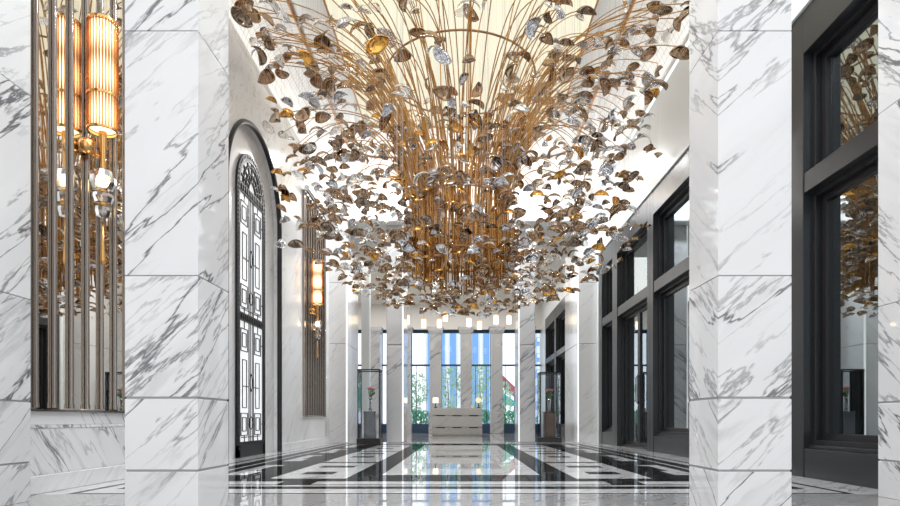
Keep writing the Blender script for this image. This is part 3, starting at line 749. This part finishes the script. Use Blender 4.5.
for i, P in enumerate(rods):
    rad = [.0115]*3+[.011-.005*k/18 for k in range(18)]
    if i < 100:
        m_ = MB(); m_.tube(P, rad, 6); m_.build('rod', M['gold'], chand)
    else: rest.tube(P, rad, 6)
tag(rest.build('rod_bundle', M['gold'], chand), kind='stuff')
for R, z in ((1.24, 6.36), (.80, 4.25), (.82, 3.3)):
    m_ = MB(); m_.tube([(R*math.cos(2*PI*k/48), R*math.sin(2*PI*k/48), z) for k in range(49)], .016, 8, False); m_.build('hoop', M['bronze'], chand)

# petals
def petal_mesh(name, ang, half, squash, curl):
    """thin domed glass petal about one unit wide: part of a spherical cap with thickness"""
    nu, nv = 6, 14; vs = []; fs = []
    for sh, rad in ((0, 1.0), (1, .93)):
        for i in range(nu+1):
            th = ang*i/nu
            for j in range(nv+1):
                ph = -half+2*half*j/nv
                rr = math.sin(th)*rad*(1+curl*math.sin(3*ph+1)*i/nu)
                vs.append((rr*math.sin(ph)*.62, (rr*math.cos(ph)*squash)*.62-.18, (math.cos(th)*rad-.62)*.62))
    K = (nu+1)*(nv+1); id_ = lambda s, i, j: s*K+i*(nv+1)+j
    for i in range(nu):
        for j in range(nv):
            fs.append((id_(0, i, j), id_(0, i+1, j), id_(0, i+1, j+1), id_(0, i, j+1)))
            fs.append((id_(1, i, j), id_(1, i, j+1), id_(1, i+1, j+1), id_(1, i+1, j)))
    for j in range(nv): fs.append((id_(0, nu, j), id_(1, nu, j), id_(1, nu, j+1), id_(0, nu, j+1)))
    for j in (0, nv):
        for i in range(nu): fs.append((id_(0, i, j), id_(1, i, j), id_(1, i+1, j), id_(0, i+1, j)))
    return vs, fs
SHAPES = [petal_mesh('a', 1.15, 1.62, 1.0, .0), petal_mesh('b', 1.0, 1.9, .9, .02), petal_mesh('c', 1.25, 1.57, .9, -.02)]
PM = ['p_smoke', 'p_silver', 'p_amber', 'p_clear', 'p_dark']
meshes = {}
for si, (vs, fs) in enumerate(SHAPES):
    for m in PM:
        me = bpy.data.meshes.new('petal'); me.from_pydata(vs, [], fs); me.materials.append(M[m])
        me.polygons.foreach_set('use_smooth', [True]*len(fs)); me.update(); meshes[si, m] = me
petals = []   # (pos, rot, size, shape, mat)
def pick(w):
    x = rc.random()*sum(w)
    for m, q in zip(PM, w):
        x -= q
        if x <= 0: return m
    return PM[0]
def put(p, size, tilt, w, az=None):
    e = Euler((rc.uniform(-tilt, tilt), rc.uniform(-tilt, tilt), rc.uniform(0, 2*PI) if az is None else az))
    petals.append((Vector(p), e, size, rc.randrange(3), pick(w)))
# 1. on the curving rods: at the tip and part-way along
for P in rods:
    put(P[-1]+Vector((0, 0, -.03)), rc.uniform(.20, .31), .55, (36, 20, 3, 23, 18))
    for _ in range(1):
        if rc.random() < .62:
            k = rc.randrange(7, 19); put(P[k]+Vector((rc.uniform(-.08, .08), rc.uniform(-.08, .08), -.06)), rc.uniform(.17, .28), .8, (36, 22, 3, 24, 14))
# 2. clustered on the trunk
for _ in range(290):
    a = rc.uniform(0, 2*PI); z = rc.uniform(2.95, 5.3); r_ = .88+.10*rc.random()+max(0, z-4.5)*.25
    put((r_*math.sin(a), r_*math.cos(a), z), rc.uniform(.15, .24), .6, (20, 22, 34, 10, 14))
# 3. hanging umbrella of petals round and below the trunk
cnt = 0
while cnt < 820:
    r_ = 2.95*rc.random()**.55; a = rc.uniform(0, 2*PI)
    zl = 2.40+.115*r_*r_
    z = zl+(.95+.25*r_)*rc.random()**1.5
    if r_ > 2.3 and rc.random() < .35: continue
    x, y = r_*math.sin(a), r_*math.cos(a)
    if .5 < r_ < .85 and z > 3.0: continue
    put((x, y, z), rc.uniform(.13, .21)*(1 if r_ < 2 else 1.1), 0.42, (48, 14, 6, 18, 14)); cnt += 1
# 4. a looser scatter higher at the sides
for _ in range(250):
    s = rc.choice((-1, 1)); r_ = rc.uniform(1.7, 3.15); a = s*PI/2+rc.uniform(-.9, .9)
    put((r_*math.sin(a), r_*math.cos(a), rc.uniform(3.6, 6.0)), rc.uniform(.16, .25), .6, (46, 14, 3, 26, 11))
def near(pt):
    p = pt[0]+CH; return pt[2]/max(.5, p.y) if (p.z-.6)/p.y*600 < 425 else 0
petals.sort(key=near, reverse=True)
mats = [M[m] for m in PM]
rest = MB(); wires = MB()
for i, (p, e, s, sh, m) in enumerate(petals):
    mat4 = Matrix.Translation(p) @ e.to_matrix().to_4x4() @ Matrix.Scale(s, 4)
    if i < 100:
        o = bpy.data.objects.new('glass_petal', meshes[sh, m]); COL.objects.link(o); o.parent = chand
        o.location = p; o.rotation_euler = e; o.scale = (s, s, s)
    else:
        vs, fs = SHAPES[sh]; rest.add([mat4 @ Vector(v) for v in vs], fs, True, PM.index(m))
tag(rest.build('petal_cloud', mats, chand), kind='stuff')
for (p, e, s, sh, m) in petals:
    if p.z < 5.2 and math.hypot(p.x, p.y) > .95:
        wires.add([(p.x-.0005, p.y, p.z), (p.x+.0005, p.y, p.z), (p.x+.0005, p.y, 7.2), (p.x-.0005, p.y, 7.2)], [(0, 1, 2, 3)])
tag(wires.build('suspension_wires', M['groove'], chand), kind='stuff')

# ------------------------------------------------------------------ light
w = bpy.data.worlds.new('World'); S.world = w; w.use_nodes = True
bg = w.node_tree.nodes['Background']; bg.inputs[0].default_value = (.98, .99, 1.0, 1); bg.inputs[1].default_value = 1.22
def area(name, loc, rot, sx, sy, power, col):
    l = bpy.data.lights.new(name, 'AREA'); l.shape = 'RECTANGLE'; l.size = sx; l.size_y = sy; l.energy = power; l.color = col
    o = bpy.data.objects.new(name, l); COL.objects.link(o); o.location = loc; o.rotation_euler = rot; return o
WARM = (1.0, .80, .58)
area('cove_light', (0, 15.75, 6.47), (PI+.7, 0, 0), 6.2, .12, 28, WARM)
area('cove_light', (-3.36, 10.3, 6.46), (PI, .8, 0), .10, 10.5, 30, (1, .98, .94))
area('cove_light', (3.42, 10.3, 6.46), (PI, -.8, 0), .10, 10.5, 30, (1, .98, .94))
area('far_room_fill', (-1.5, 22.5, 5.75), (0, 0, 0), 9, 7, 240, (1, .97, .93))  # area light added to brighten the far room
def spot(loc, power, col=(.95, .98, 1), ang=150):
    l = bpy.data.lights.new('fill_spot', 'SPOT'); l.energy = power; l.color = col; l.spot_size = math.radians(ang); l.spot_blend = .6; l.shadow_soft_size = .12
    o = bpy.data.objects.new('fill_spot', l); COL.objects.link(o); o.location = loc
for y in (5.1, 14.9):
    for x in (-2.1, -.75, .75, 2.1): spot((x, y, 7.12), 250)  # spots added as fill for the hall, without fixtures
# ------------------------------------------------------------------ camera
c = bpy.data.cameras.new('camera'); c.sensor_width = 36; c.lens = 24; c.shift_x = -11/900; c.shift_y = (420-253)/900
c.clip_start = .05; c.clip_end = 400
o = bpy.data.objects.new('camera', c); COL.objects.link(o); o.location = (0, 0, .6); o.rotation_euler = (PI/2, 0, 0)
S.camera = o
S.view_settings.view_transform = 'Standard'; S.view_settings.look = 'None'; S.view_settings.exposure = 0.42; S.view_settings.gamma = 1
S.view_settings.use_curve_mapping = False
S.cycles.use_denoising = True
S.cycles.max_bounces = 10; S.cycles.transparent_max_bounces = 24; S.cycles.sample_clamp_indirect = 8
